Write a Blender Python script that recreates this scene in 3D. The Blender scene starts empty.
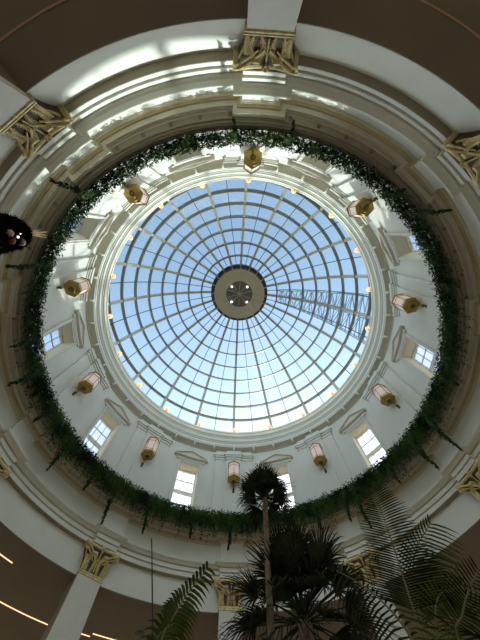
import bpy, math, random
from math import sin, cos, pi, radians as RAD, sqrt, atan2, tau
from mathutils import Vector as Vec, Matrix
random.seed(7)
C = bpy.context.scene.collection

# ------------------------------------------------------------------ camera, sky, sun, exposure
S = 8.0            # metres per unit of (R, h); the rotunda axis is x = y = 0
EYE = 1.6
cd = bpy.data.cameras.new('camera'); cam = bpy.data.objects.new('camera', cd); C.objects.link(cam)
cd.sensor_fit = 'AUTO'; cd.sensor_width = 36; cd.lens = 272.0 / 640 * 36; cd.clip_end = 500
eps, rho = 1.27012629, -0.0352640
F = Vec((0, cos(eps), sin(eps))); U = Vec((0, -sin(eps), cos(eps))); X = Vec((1, 0, 0))
X2 = X * cos(rho) + U * sin(rho); U2 = U * cos(rho) - X * sin(rho)
cam.matrix_world = Matrix(((X2.x, U2.x, -F.x, -0.023), (X2.y, U2.y, -F.y, -5.1917), (X2.z, U2.z, -F.z, EYE), (0, 0, 0, 1)))
bpy.context.scene.camera = cam
A0 = 0.0871408789

def phi(k):        # azimuth in radians of bay k (20 bays around the rotunda)
    return A0 - pi / 2 - RAD(18) * k

SUN_K, SUN_EL = 10.9, RAD(26.5)
w = bpy.data.worlds.new('sky'); bpy.context.scene.world = w; w.use_nodes = True
nt = w.node_tree; nt.nodes.clear()
sky = nt.nodes.new('ShaderNodeTexSky'); sky.sky_type = 'NISHITA'; sky.sun_disc = False
sky.sun_elevation = SUN_EL; sky.sun_rotation = pi / 2 - phi(SUN_K)
sky.air_density = 1.0; sky.dust_density = 0.75; sky.ozone_density = 1.0
bg = nt.nodes.new('ShaderNodeBackground'); bg.inputs[1].default_value = 0.365
ow = nt.nodes.new('ShaderNodeOutputWorld')
hs = nt.nodes.new('ShaderNodeHueSaturation'); hs.inputs['Saturation'].default_value = 0.85
wb = nt.nodes.new('ShaderNodeMix'); wb.data_type = 'RGBA'; wb.blend_type = 'MULTIPLY'; wb.inputs[0].default_value = 1.0; wb.inputs[7].default_value = (1.06, 1.01, 0.91, 1)
nt.links.new(sky.outputs[0], hs.inputs['Color']); nt.links.new(hs.outputs[0], wb.inputs[6]); nt.links.new(wb.outputs[2], bg.inputs[0]); nt.links.new(bg.outputs[0], ow.inputs[0])
sl = bpy.data.lights.new('sun', 'SUN'); sl.energy = 4.1; sl.angle = RAD(0.8); sl.color = (1, 0.95, 0.86)
so = bpy.data.objects.new('sun', sl); C.objects.link(so)
sd = Vec((cos(phi(SUN_K)) * cos(SUN_EL), sin(phi(SUN_K)) * cos(SUN_EL), sin(SUN_EL)))
so.rotation_euler = sd.to_track_quat('Z', 'Y').to_euler(); so.location = sd * 60
vs = bpy.context.scene.view_settings
vs.view_transform = 'Standard'; vs.look = 'None'; vs.gamma = 1; vs.use_curve_mapping = False
vs.exposure = 0.36

# added unseen fill lamps in the ambulatory, brightening the lower walls (behind the pillars)
for i in range(10):
    ld = bpy.data.lights.new('ambulatory_fill', 'AREA'); ld.shape = 'DISK'; ld.size = 0.5; ld.energy = 230; ld.color = (1, 0.93, 0.82)
    lo = bpy.data.objects.new('ambulatory_fill', ld); C.objects.link(lo); a = phi(2 * i + 1)
    lo.location = (S * 2.1 * cos(a), S * 2.1 * sin(a), EYE + S * 0.862)

# ------------------------------------------------------------------ materials
def mat(name, col, rough=0.6, metal=0.0, noise=0.0, nscale=3.0, emit=None, es=0.0, spec=0.5, bump=0.0):
    m = bpy.data.materials.new(name); m.use_nodes = True
    t = m.node_tree; b = t.nodes['Principled BSDF']
    b.inputs['Base Color'].default_value = (*col, 1); b.inputs['Roughness'].default_value = rough
    b.inputs['Metallic'].default_value = metal; b.inputs['Specular IOR Level'].default_value = spec
    if noise or bump:
        tc = t.nodes.new('ShaderNodeTexCoord'); n = t.nodes.new('ShaderNodeTexNoise')
        n.inputs['Scale'].default_value = nscale; n.inputs['Detail'].default_value = 4
        t.links.new(tc.outputs['Object'], n.inputs['Vector'])
        if noise:
            r = t.nodes.new('ShaderNodeValToRGB')
            r.color_ramp.elements[0].position = 0.3; r.color_ramp.elements[1].position = 0.7
            r.color_ramp.elements[0].color = (*[max(0, c * (1 - noise)) for c in col], 1)
            r.color_ramp.elements[1].color = (*[min(1, c * (1 + noise)) for c in col], 1)
            t.links.new(n.outputs['Fac'], r.inputs['Fac']); t.links.new(r.outputs['Color'], b.inputs['Base Color'])
        if bump:
            bp = t.nodes.new('ShaderNodeBump'); bp.inputs['Strength'].default_value = bump
            t.links.new(n.outputs['Fac'], bp.inputs['Height']); t.links.new(bp.outputs['Normal'], b.inputs['Normal'])
    if emit:
        b.inputs['Emission Color'].default_value = (*emit, 1); b.inputs['Emission Strength'].default_value = es
    return m

def glass_mat(name, tint, gloss=0.06, haze=0.0):
    m = bpy.data.materials.new(name); m.use_nodes = True; t = m.node_tree; t.nodes.clear()
    o = t.nodes.new('ShaderNodeOutputMaterial'); tr = t.nodes.new('ShaderNodeBsdfTransparent'); tr.inputs[0].default_value = (*tint, 1)
    gl = t.nodes.new('ShaderNodeBsdfGlossy'); gl.inputs['Roughness'].default_value = 0.22
    mx = t.nodes.new('ShaderNodeMixShader'); mx.inputs[0].default_value = gloss
    t.links.new(tr.outputs[0], mx.inputs[1]); t.links.new(gl.outputs[0], mx.inputs[2])
    last = mx
    if haze:
        tl = t.nodes.new('ShaderNodeBsdfTranslucent'); tl.inputs[0].default_value = (0.9, 0.95, 1, 1)
        m2 = t.nodes.new('ShaderNodeMixShader'); m2.inputs[0].default_value = haze
        t.links.new(mx.outputs[0], m2.inputs[1]); t.links.new(tl.outputs[0], m2.inputs[2]); last = m2
    t.links.new(last.outputs[0], o.inputs[0])
    return m

def leaf_mat(name, c1, c2, scale=2.0, rough=0.5):
    m = mat(name, c1, rough, noise=0.0, spec=0.04); t = m.node_tree; b = t.nodes['Principled BSDF']
    tc = t.nodes.new('ShaderNodeTexCoord'); n = t.nodes.new('ShaderNodeTexNoise'); n.inputs['Scale'].default_value = scale
    t.links.new(tc.outputs['Object'], n.inputs['Vector'])
    r = t.nodes.new('ShaderNodeValToRGB'); r.color_ramp.elements[0].position = 0.38; r.color_ramp.elements[1].position = 0.64
    r.color_ramp.elements[0].color = (*c1, 1); r.color_ramp.elements[1].color = (*c2, 1)
    t.links.new(n.outputs['Fac'], r.inputs['Fac']); t.links.new(r.outputs['Color'], b.inputs['Base Color'])
    return m

M = dict(
    plaster=mat('plaster', (0.83, 0.83, 0.74), 0.75, noise=0.04, nscale=1.2, spec=0.2),
    drum=mat('drum_plaster', (0.68, 0.67, 0.60), 0.7, noise=0.03, nscale=1.0, spec=0.2),
    ochre=mat('ochre_paint', (0.50, 0.39, 0.20), 0.55, noise=0.10, nscale=4),
    beige=mat('beige_paint', (0.55, 0.50, 0.40), 0.7, noise=0.05),
    ceil=mat('taupe_ceiling_paint', (0.24, 0.205, 0.155), 0.85, noise=0.06, nscale=0.8, spec=0.1),
    floor=mat('marble_floor', (0.30, 0.27, 0.22), 0.25, noise=0.15, nscale=0.6),
    wall=mat('shop_wall', (0.36, 0.33, 0.28), 0.7, noise=0.1),
    pier=mat('pillar_paint', (0.76, 0.75, 0.67), 0.7, noise=0.03, spec=0.2),
    gilt=mat('antique_gilt', (0.70, 0.57, 0.29), 0.42, 0.35, noise=0.25, nscale=9),
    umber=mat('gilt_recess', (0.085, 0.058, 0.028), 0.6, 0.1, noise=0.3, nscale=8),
    brass=mat('brass', (0.42, 0.29, 0.085), 0.42, 0.85, noise=0.15, nscale=6),
    brassdark=mat('dark_bronze', (0.12, 0.075, 0.03), 0.5, 0.5),
    panel=mat('frosted_lantern_glass', (0.75, 0.62, 0.56), 0.4, emit=(1, 0.70, 0.55), es=0.16),
    rib=mat('painted_steel', (0.45, 0.45, 0.42), 0.5, noise=0.05),
    ringbar=mat('grey_steel', (0.14, 0.145, 0.13), 0.5, noise=0.05),
    hubp=mat('hub_panel', (0.50, 0.46, 0.35), 0.6, noise=0.06),
    dark=mat('dark_steel', (0.06, 0.055, 0.05), 0.6),
    hubd=mat('hub_recess', (0.13, 0.12, 0.095), 0.6),
    star=mat('spot_glow', (1, 1, 1), 0.5, emit=(1, 0.98, 0.92), es=3.0),
    bulb=mat('warm_bulb', (0.25, 0.10, 0.04), 0.5, emit=(1, 0.52, 0.24), es=1.15),
    strip=mat('warm_strip', (1, 0.8, 0.6), 0.5, emit=(1, 0.58, 0.32), es=1.25),
    dimstrip=mat('dim_strip', (0.4, 0.24, 0.15), 0.5, emit=(1, 0.62, 0.42), es=0.012),
    frame=mat('white_frame', (0.72, 0.70, 0.64), 0.5),
    muntin=mat('grey_muntin', (0.36, 0.36, 0.36), 0.5),
    glass=glass_mat('dome_glass', (0.71, 0.86, 0.90), 0.03, 0.04),
    pane=glass_mat('window_glass', (0.92, 0.95, 0.98), 0.05, 0.08),
    truss=mat('galvanised_truss', (0.32, 0.46, 0.62), 0.5, 0.0),
    ivy=leaf_mat('garland_leaf', (0.009, 0.020, 0.004), (0.052, 0.105, 0.017), 0.9),
    strand=leaf_mat('strand_leaf', (0.012, 0.028, 0.006), (0.045, 0.085, 0.02), 2.0),
    palm=leaf_mat('fan_palm_leaf', (0.012, 0.020, 0.011), (0.05, 0.065, 0.03), 3.0, 0.55),
    feather=leaf_mat('feather_palm_leaf', (0.012, 0.020, 0.007), (0.04, 0.055, 0.018), 2.0, 0.5),
    feathergreen=leaf_mat('feather_palm_lighter_leaf', (0.05, 0.075, 0.016), (0.15, 0.18, 0.05), 2.0, 0.5),  # lighter, yellower green copy used on some fronds
    areca=leaf_mat('areca_leaf', (0.03, 0.05, 0.012), (0.085, 0.11, 0.03), 3.0, 0.5),
    rachis=mat('rachis', (0.16, 0.15, 0.08), 0.6),
    trunk=mat('palm_bark', (0.22, 0.17, 0.12), 0.85, noise=0.35, nscale=14, bump=0.4),
    fir=leaf_mat('fir_needle', (0.004, 0.006, 0.004), (0.012, 0.02, 0.012), 6.0, 0.6),
    cream=mat('cream_bauble', (0.62, 0.48, 0.34), 0.3, 0.2), red=mat('red_bauble', (0.25, 0.015, 0.03), 0.3, 0.2),
    gold=mat('gold_glitter', (0.75, 0.55, 0.25), 0.35, 0.6, noise=0.3, nscale=40),
    fairy=mat('fairy_glow', (1, 0.9, 0.8), 0.5, emit=(1, 0.85, 0.75), es=2.5),
    pot=mat('terracotta_pot', (0.22, 0.12, 0.07), 0.8, noise=0.1), soil=mat('soil', (0.03, 0.02, 0.015), 0.95),
    metal=mat('grille_grey', (0.05, 0.045, 0.04), 0.5, 0.3), wire=mat('black_wire', (0.02, 0.02, 0.02), 0.6),
    spotring=mat('spot_rim', (0.20, 0.17, 0.13), 0.6),
    cornice=mat('cornice_paint', (0.62, 0.575, 0.455), 0.7, noise=0.05, spec=0.2),
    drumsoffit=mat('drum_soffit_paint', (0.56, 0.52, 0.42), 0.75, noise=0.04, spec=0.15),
    pediment=mat('pediment_warm_tint', (0.68, 0.63, 0.55), 0.7, spec=0.2),  # warm lamp tint on the pediments is put into this colour
    reveal=mat('reveal_paint', (0.76, 0.70, 0.57), 0.7, noise=0.03),
    soffit=mat('soffit_brown', (0.35, 0.305, 0.225), 0.75, noise=0.04, spec=0.15),
    chrome=mat('chrome', (0.6, 0.6, 0.6), 0.25, 0.9),
)

# ------------------------------------------------------------------ mesh helpers
class MB:
    def __init__(s): s.v = []; s.f = []; s.mi = []
    def add(s, vs_, fs, m=0):
        n = len(s.v); s.v += [tuple(q) for q in vs_]; s.f += [tuple(i + n for i in f) for f in fs]; s.mi += [m] * len(fs); return s
    def box(s, x0, x1, y0, y1, z0, z1, m=0):
        return s.add([(x0, y0, z0), (x1, y0, z0), (x1, y1, z0), (x0, y1, z0), (x0, y0, z1), (x1, y0, z1), (x1, y1, z1), (x0, y1, z1)],
                     [(0, 3, 2, 1), (4, 5, 6, 7), (0, 1, 5, 4), (1, 2, 6, 5), (2, 3, 7, 6), (3, 0, 4, 7)], m)
    def tube(s, pts, r, n=8, m=0, cap=True):
        pts = [Vec(q) for q in pts]; rr = r if isinstance(r, (list, tuple)) else [r] * len(pts)
        base = len(s.v); ref = None
        for i, q in enumerate(pts):
            t = (pts[min(i + 1, len(pts) - 1)] - pts[max(i - 1, 0)]).normalized()
            if ref is None: ref = Vec((0, 0, 1)) if abs(t.z) < 0.9 else Vec((1, 0, 0))
            a = t.cross(ref).normalized(); b = t.cross(a).normalized(); ref = -b if False else ref
            for j in range(n):
                g = tau * j / n; s.v.append(tuple(q + (a * cos(g) + b * sin(g)) * rr[i]))
        for i in range(len(pts) - 1):
            for j in range(n):
                k = (j + 1) % n
                s.f.append((base + i * n + j, base + i * n + k, base + (i + 1) * n + k, base + (i + 1) * n + j)); s.mi.append(m)
        if cap:
            s.f.append(tuple(base + j for j in range(n))[::-1]); s.mi.append(m)
            e = base + (len(pts) - 1) * n; s.f.append(tuple(e + j for j in range(n))); s.mi.append(m)
        return s
    def lathe(s, prof, n=16, c=(0, 0, 0), m=0, rot=0.0):
        base = len(s.v)
        for r, z in prof:
            for j in range(n):
                g = tau * j / n + rot; s.v.append((c[0] + r * cos(g), c[1] + r * sin(g), c[2] + z))
        for i in range(len(prof) - 1):
            for j in range(n):
                k = (j + 1) % n
                s.f.append((base + i * n + j, base + i * n + k, base + (i + 1) * n + k, base + (i + 1) * n + j)); s.mi.append(m)
        s.f.append(tuple(base + j for j in range(n))[::-1]); s.mi.append(m)
        e = base + (len(prof) - 1) * n; s.f.append(tuple(e + j for j in range(n))); s.mi.append(m)
        return s
    def ball(s, c, r, n=10, m=0, sz=1.0):
        return s.lathe([(max(1e-4, r * sin(pi * i / n)), -r * sz * cos(pi * i / n)) for i in range(n + 1)], n + 2, c, m)
    def sweep(s, cols, m=0, close_prof=True, close_ring=False, caps=True):
        """cols: list of point lists (sections)."""
        base = len(s.v); n = len(cols[0])
        for c in cols: s.v += [tuple(q) for q in c]
        nc = len(cols)
        for i in range(nc if close_ring else nc - 1):
            i2 = (i + 1) % nc
            for j in range(n if close_prof else n - 1):
                k = (j + 1) % n
                s.f.append((base + i * n + j, base + i * n + k, base + i2 * n + k, base + i2 * n + j)); s.mi.append(m)
        if caps and not close_ring and close_prof:
            s.f.append(tuple(base + j for j in range(n))[::-1]); s.mi.append(m)
            s.f.append(tuple(base + (nc - 1) * n + j for j in range(n))); s.mi.append(m)
        return s
    def mesh(s, name, ms, smooth=30):
        me = bpy.data.meshes.new(name); me.from_pydata(s.v, [], s.f)
        for q in (ms if isinstance(ms, (list, tuple)) else [ms]): me.materials.append(q)
        if len(me.materials) > 1: me.polygons.foreach_set('material_index', s.mi)
        import bmesh
        bm = bmesh.new(); bm.from_mesh(me); bmesh.ops.recalc_face_normals(bm, faces=bm.faces); bm.to_mesh(me); bm.free()
        if smooth:
            me.polygons.foreach_set('use_smooth', [True] * len(me.polygons)); me.set_sharp_from_angle(angle=RAD(smooth))
        me.update(); return me
    def build(s, name, ms, parent=None, smooth=30):
        o = bpy.data.objects.new(name, s.mesh(name, ms, smooth)); C.objects.link(o)
        if parent: o.parent = parent
        return o

def tag(o, label=None, cat=None, group=None, kind=None):
    if label: o['label'] = label
    if cat: o['category'] = cat
    if group: o['group'] = group
    if kind: o['kind'] = kind
    return o
def empty(name, loc=(0, 0, 0), rz=0.0, parent=None):
    o = bpy.data.objects.new(name, None); C.objects.link(o); o.location = loc; o.rotation_euler = (0, 0, rz); o.empty_display_size = 0.2
    if parent: o.parent = parent
    return o
def copy_tree(o, parent=None):
    c = o.copy(); C.objects.link(c)
    if parent: c.parent = parent
    for ch in list(o.children): copy_tree(ch, c)
    return c
def struct(o, label=None, cat='room structure'):
    return tag(o, label, cat, kind='structure')

def P(k, R, h):      # bay, radius unit, height unit -> world
    a = phi(k); return Vec((S * R * cos(a), S * R * sin(a), EYE + S * h))
def Z(h): return EYE + S * h
def at(k, R, h):     # placement of a local frame: x along the wall, y outward, z up
    q = P(k, R, h); return (q.x, q.y, q.z), phi(k) - pi / 2
ORD = ['first', 'second', 'third', 'fourth', 'fifth', 'sixth', 'seventh', 'eighth', 'ninth', 'tenth', 'eleventh', 'twelfth', 'thirteenth',
       'fourteenth', 'fifteenth', 'sixteenth', 'seventeenth', 'eighteenth', 'nineteenth', 'twentieth']

def ring(prof, n=240, closed=True, k0=0.0, k1=20.0):
    b = MB(); full = abs(k1 - k0 - 20) < 1e-6
    m = n if full else n + 1
    cols = [[P(k0 + (k1 - k0) * i / n, R, h) for R, h in prof] for i in range(m)]
    return b.sweep(cols, close_prof=closed, close_ring=full)

def ressaut_ring(prof, hw0=0.185, Rref=1.136, n=12):
    """prof: (R, h, shift) closed section; the section steps forward by shift in front of each pillar."""
    cols = []
    hw = [hw0 + max(0, Rref - R) / 0.36 if sh else hw0 for R, h, sh in prof]
    for c in range(10):
        k = 2 * c
        for st, t in ((0, -1), (1, -1), (1, -0.5), (1, 0), (1, 0.5), (1, 1), (0, 1)):
            cols.append([P(k + t * hw[i], R - sh * st, h) for i, (R, h, sh) in enumerate(prof)])
        for j in range(1, n):
            f = j / n
            cols.append([P(k + hw[i] + (2 - 2 * hw[i]) * f, R, h) for i, (R, h, sh) in enumerate(prof)])
    return MB().sweep(cols, close_prof=True, close_ring=True)

# ------------------------------------------------------------------ the setting
HC = 0.868
b = MB(); b.lathe([(19.5, -0.2), (19.5, 0.0)], 96); struct(b.build('floor', M['floor'], smooth=0), 'pale marble floor of the rotunda')
struct(ring([(1.1650, HC - .0015), (2.42, HC - .0015), (2.42, HC + .0015), (1.1650, HC + .0015)], 240).build('ceiling', M['ceil'], smooth=20), 'dark taupe ceiling around the rotunda opening')
struct(ring([(2.40, -0.2), (2.42, -0.2), (2.42, HC), (2.40, HC)], 120).build('wall_shops', M['wall']), 'brown shop wall behind the pillars')
struct(ring([(1.1645, HC + .002), (1.1645, 0.9875), (1.201, 0.9875), (1.201, HC + .002)], 240).build('wall_rotunda', M['plaster']), 'plain white wall band between ceiling and architrave')
D = 0.025
arch = ressaut_ring([(1.165, .989, 0), (1.1405, .989, D), (1.140, .990, D), (1.140, 1.0080, D), (1.150, 1.0085, D), (1.150, 1.0118, D), (1.1335, 1.0120, D), (1.1335, 1.0290, D), (1.146, 1.0295, D), (1.146, 1.0338, D),
                     (1.129, 1.0345, D), (1.121, 1.041, D), (1.106, 1.043, D), (1.104, 1.045, D), (1.104, 1.051, D), (1.108, 1.0535, D), (1.165, 1.0535, 0)])
struct(arch.build('trim_1', M['plaster'], smooth=25), 'white stepped architrave above the gilded capitals')
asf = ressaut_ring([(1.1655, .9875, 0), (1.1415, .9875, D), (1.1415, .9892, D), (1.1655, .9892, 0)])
struct(asf.build('trim_10', M['soffit'], smooth=25), 'beige soffit under the architrave')  # separate ring, browner and darker than the plaster above it
fr = ressaut_ring([(1.165, 1.0535, 0), (1.136, 1.0535, D), (1.136, 1.155, D), (1.165, 1.155, 0)])
struct(fr.build('trim_2', M['plaster'], smooth=25), 'plain white frieze stepping forward over each pillar')
bed = ressaut_ring([(1.165, 1.155, 0), (1.136, 1.155, D), (1.133, 1.156, D), (1.131, 1.1605, D), (1.1275, 1.1615, D), (1.1275, 1.1635, D), (1.165, 1.1635, 0)])
c3 = struct(bed.build('trim_3', M['cornice'], smooth=25), 'cream bed moulding under the ochre band')
och = ressaut_ring([(1.165, 1.1635, 0), (1.1265, 1.1635, D), (1.124, 1.1665, D), (1.119, 1.1685, D), (1.118, 1.1725, D), (1.165, 1.1725, 0)])
struct(och.build('trim_4', M['ochre'], smooth=40), 'ochre painted cyma band below the cornice')
cor = ressaut_ring([(1.165, 1.1725, 0), (1.121, 1.1725, D), (1.121, 1.175, D), (1.102, 1.1765, D), (1.102, 1.1895, D), (1.0985, 1.1905, D), (1.0985, 1.1965, D), (1.092, 1.1985, 0), (1.092, 1.235, 0), (1.165, 1.235, 0)])
struct(cor.build('trim_5', M['cornice'], smooth=25), 'cream corona of the cornice above the ochre band')
sof = ring([(1.092, 1.1985), (1.0725, 1.1985), (1.070, 1.1965), (1.0685, 1.198), (1.0685, 1.2055), (1.060, 1.2065), (1.058, 1.212), (1.054, 1.216), (1.053, 1.219),
            (1.053, 1.232), (1.050, 1.236), (1.049, 1.247), (1.058, 1.247), (1.058, 1.240), (1.092, 1.240)])
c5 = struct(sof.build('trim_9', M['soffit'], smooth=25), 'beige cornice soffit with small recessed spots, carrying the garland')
sp = MB().lathe([(0.065, 0.0), (0.065, -0.02), (0.045, -0.025), (0.045, -0.005)], 12).mesh('recessed_spot', M['spotring'])
for i in range(60):
    if True:
        o = bpy.data.objects.new('recessed_spot', sp); C.objects.link(o); o.parent = c5
        l, r = at(i / 3 - 0.02, 1.083, 1.1985); o.location = l; o.rotation_euler = (0, 0, r)

# drum wall with ten window openings
HW, H0, H1 = 0.215, 1.285, 1.655
def wall_cells():
    b = MB(); Ri, Ro = 1.09, 1.175
    hs = [1.2355, H0, H1, 1.835, 2.0]
    ks = []
    for c in range(10):
        k = 2 * c
        ks += [(k - 1 + HW + (2 - 2 * HW) * j / 12) for j in range(12)] + [k + 1 - HW, k + 1 - HW / 3, k + 1 + HW / 3]
    n = len(ks); mid = lambda i: (ks[i] + (ks[(i + 1) % n] + (20 if i == n - 1 else 0))) / 2
    solid = lambda i, j: not (j == 1 and abs((mid(i % n) % 2) - 1) < HW)
    for i in range(n):
        ka, kb = ks[i], ks[(i + 1) % n] + (20 if i == n - 1 else 0)
        for j in range(4):
            if not solid(i, j): continue
            q = lambda k, R, h: P(k, R, h)
            a, c = hs[j], hs[j + 1]
            b.add([q(ka, Ri, a), q(kb, Ri, a), q(kb, Ri, c), q(ka, Ri, c)], [(0, 1, 2, 3)])
            b.add([q(ka, Ro, a), q(kb, Ro, a), q(kb, Ro, c), q(ka, Ro, c)], [(3, 2, 1, 0)])
            if j == 0 or not solid(i, j - 1): b.add([q(ka, Ri, a), q(kb, Ri, a), q(kb, Ro, a), q(ka, Ro, a)], [(0, 3, 2, 1)])
            if j == 3 or not solid(i, j + 1): b.add([q(ka, Ri, c), q(kb, Ri, c), q(kb, Ro, c), q(ka, Ro, c)], [(0, 1, 2, 3)])
            if not solid((i - 1) % n, j): b.add([q(ka, Ri, a), q(ka, Ro, a), q(ka, Ro, c), q(ka, Ri, c)], [(0, 3, 2, 1)])
            if not solid((i + 1) % n, j): b.add([q(kb, Ri, a), q(kb, Ro, a), q(kb, Ro, c), q(kb, Ri, c)], [(0, 1, 2, 3)])
    return b
drum = struct(wall_cells().build('wall_drum', M['drum'], smooth=20), 'pale drum wall with ten windows below the glass dome')

def arcbox(b, k, a0, a1, R0, R1, h0, h1, n=6, m=0):
    """curved block: bays k+a0..k+a1, radii R0<R1, heights h0..h1"""
    cols = [[P(k + a0 + (a1 - a0) * i / n, R, h) for R, h in ((R0, h0), (R0, h1), (R1, h1), (R1, h0))] for i in range(n + 1)]
    return b.sweep(cols, m)

# drum pilasters: parts of the wall (built once around bay 0 and turned)
def pil_meshes():
    b = MB()
    arcbox(b, 0, -.424, .424, 1.0765, 1.0915, 1.2355, 1.765, 8)
    arcbox(b, 0, -.175, .175, 1.0635, 1.0765, 1.2355, 1.765, 4)
    cap = MB()
    for (h0, h1, g) in ((1.745, 1.753, .005), (1.770, 1.785, .008), (1.785, 1.803, .015)):
        arcbox(cap, 0, -.424 - g * 4, .424 + g * 4, 1.0765 - g, 1.0915, h0, h1, 8)
        arcbox(cap, 0, -.175 - g * 4, .175 + g * 4, 1.0635 - g, 1.0765, h0, h1, 4)
    arcbox(cap, 0, -.424, .424, 1.0765, 1.0915, 1.765, 1.838, 8); arcbox(cap, 0, -.175, .175, 1.0635, 1.0765, 1.765, 1.8405, 4)
    return b.mesh('pilaster', M['drum'], 20), cap.mesh('pilaster_cap', M['drum'], 20)
pm, pc = pil_meshes()
for c in range(10):
    o = bpy.data.objects.new('pilaster', pm); C.objects.link(o); o.parent = drum; o.rotation_euler = (0, 0, -RAD(36) * c)
    q = bpy.data.objects.new('pilaster_cap', pc); C.objects.link(q); q.parent = o

# drum cornice: soffit with small consoles, stepped rim mouldings up to the glass
lip = [(1.0465, 1.860), (1.0450, 1.870), (1.042, 1.872), (1.0425, 1.893), (1.037, 1.896), (1.0355, 1.899), (1.0355, 1.9035), (1.029, 1.907), (1.027, 1.912), (1.0275, 1.935), (1.0225, 1.938),
       (1.0215, 1.946), (1.014, 1.950), (1.0115, 1.957), (1.0120, 1.980), (1.0075, 1.984), (1.0065, 1.999), (1.092, 1.999), (1.092, 1.857)]
c6 = struct(ring(lip, 240).build('trim_6', M['drum'], smooth=25), 'white stepped cornice ringing the foot of the glass dome')
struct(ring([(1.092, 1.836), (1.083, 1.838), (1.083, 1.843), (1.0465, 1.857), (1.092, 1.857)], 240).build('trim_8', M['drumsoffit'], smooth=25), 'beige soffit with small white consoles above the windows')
mo = MB()
for (y0, y1, w_, z0, z1) in ((-.16, .16, .055, .0, .1), (-.13, .05, .04, -.05, .02)):
    mo.box(-w_, w_, y0, y1, z0, z1)
mo.add([(-.05, -.15, 0), (.05, -.15, 0), (.05, .0, 0), (-.05, .0, 0), (0, -.1, -.13)], [(0, 1, 4), (1, 2, 4), (2, 3, 4), (3, 0, 4), (3, 2, 1, 0)])
mom = mo.mesh('console', M['drum'], 20)
for i in range(40):
    o = bpy.data.objects.new('console', mom); C.objects.link(o); o.parent = c6
    l, r = at(i * .5, 1.066, 1.846); o.location = l; o.rotation_euler = (0, 0, r)
struct(ring([(1.06, 2.0), (1.30, 2.0), (1.30, 2.03), (1.06, 2.03)], 120).build('trim_7', M['beige']), 'flat gutter ledge under the dome glazing')

# windows
def make_window():
    """built around bay 0; turned about the rotunda axis afterwards"""
    r = empty('window_1')
    b = MB(); e = .055
    for d, t, R0 in ((0, .03, 1.083), (.03, .055, 1.079)):
        arcbox(b, 0, -HW - t, -HW - d, R0, 1.0905, 1.2355, H1 + t * .314 * 1.09, 1)
        arcbox(b, 0, HW + d, HW + t, R0, 1.0905, 1.2355, H1 + t * .314 * 1.09, 1)
        arcbox(b, 0, -HW - t, HW + t, R0, 1.0905, H1 + d * .314, H1 + t * .314 * 1.09, 5)
    b.build('casing', M['drum'], r, 20)
    pd = MB()
    arcbox(pd, 0, -.33, .33, 1.080, 1.0905, 1.680, 1.700, 6)
    n = 16; cols = []
    for i in range(n + 1):
        t = -1 + 2 * i / n; hh = 1.712 + .058 * (1 - abs(t))
        cols.append([P(.395 * t, R, h) for R, h in ((1.082, 1.700), (1.064, 1.7055), (1.064, 1.711), (1.076, 1.712), (1.076, hh - .004), (1.062, hh - .002), (1.062, hh + .006), (1.0905, hh + .006), (1.0905, 1.700))])
    pd.sweep(cols); pd.build('pediment', M['pediment'], r, 20)
    lv = MB(); k0 = HW
    arcbox(lv, 0, -k0, k0, 1.089, 1.174, H1 - .0025, H1 - .0002, 3); arcbox(lv, 0, -k0 + .0002, -k0 + .006, 1.089, 1.174, H0, H1 - .0025, 1); arcbox(lv, 0, k0 - .006, k0 - .0002, 1.089, 1.174, H0, H1 - .0025, 1)
    lv.build('reveal', M['reveal'], r, 20)
    Rg = 1.158
    f = MB(); k0 = HW
    arcbox(f, 0, -k0, -k0 + .022, Rg - .008, Rg + .008, H0, H1, 1); arcbox(f, 0, k0 - .022, k0, Rg - .008, Rg + .008, H0, H1, 1)
    arcbox(f, 0, -k0, k0, Rg - .008, Rg + .008, H1 - .010, H1, 2); arcbox(f, 0, -k0, k0, Rg - .008, Rg + .008, H0, H0 + .012, 2)
    arcbox(f, 0, -k0, k0, Rg - .010, Rg + .008, 1.462, 1.480, 2)
    f.build('sash_frame', M['frame'], r, 20)
    mu = MB()
    for a in (-.068, .068): arcbox(mu, 0, a - .004, a + .004, Rg - .003, Rg + .003, H0 + .01, H1 - .008, 1)
    for h in (1.562, 1.385): arcbox(mu, 0, -k0 + .02, k0 - .02, Rg - .003, Rg + .003, h - .0015, h + .0015, 2)
    mu.build('muntin', M['muntin'], r, 20)
    g = MB(); arcbox(g, 0, -k0 + .02, k0 - .02, Rg - .0007, Rg + .0007, H0 + .01, H1 - .008, 2); g.build('pane', M['pane'], r, 20)
    sl_ = MB(); arcbox(sl_, 0, -HW - .05, HW + .05, 1.074, 1.12, H0 - .012, H0, 3); sl_.build('window_sill', M['drum'], r, 20)
    return r
w0 = make_window()
for c in range(10):
    r = w0 if c == 0 else copy_tree(w0)
    r.name = 'window_%d' % (c + 1); r.rotation_euler = (0, 0, -RAD(18) * (2 * c + 1))
    struct(r, 'pedimented sash window in the drum wall, %s counter-clockwise from the topmost lantern' % ORD[c])

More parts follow.
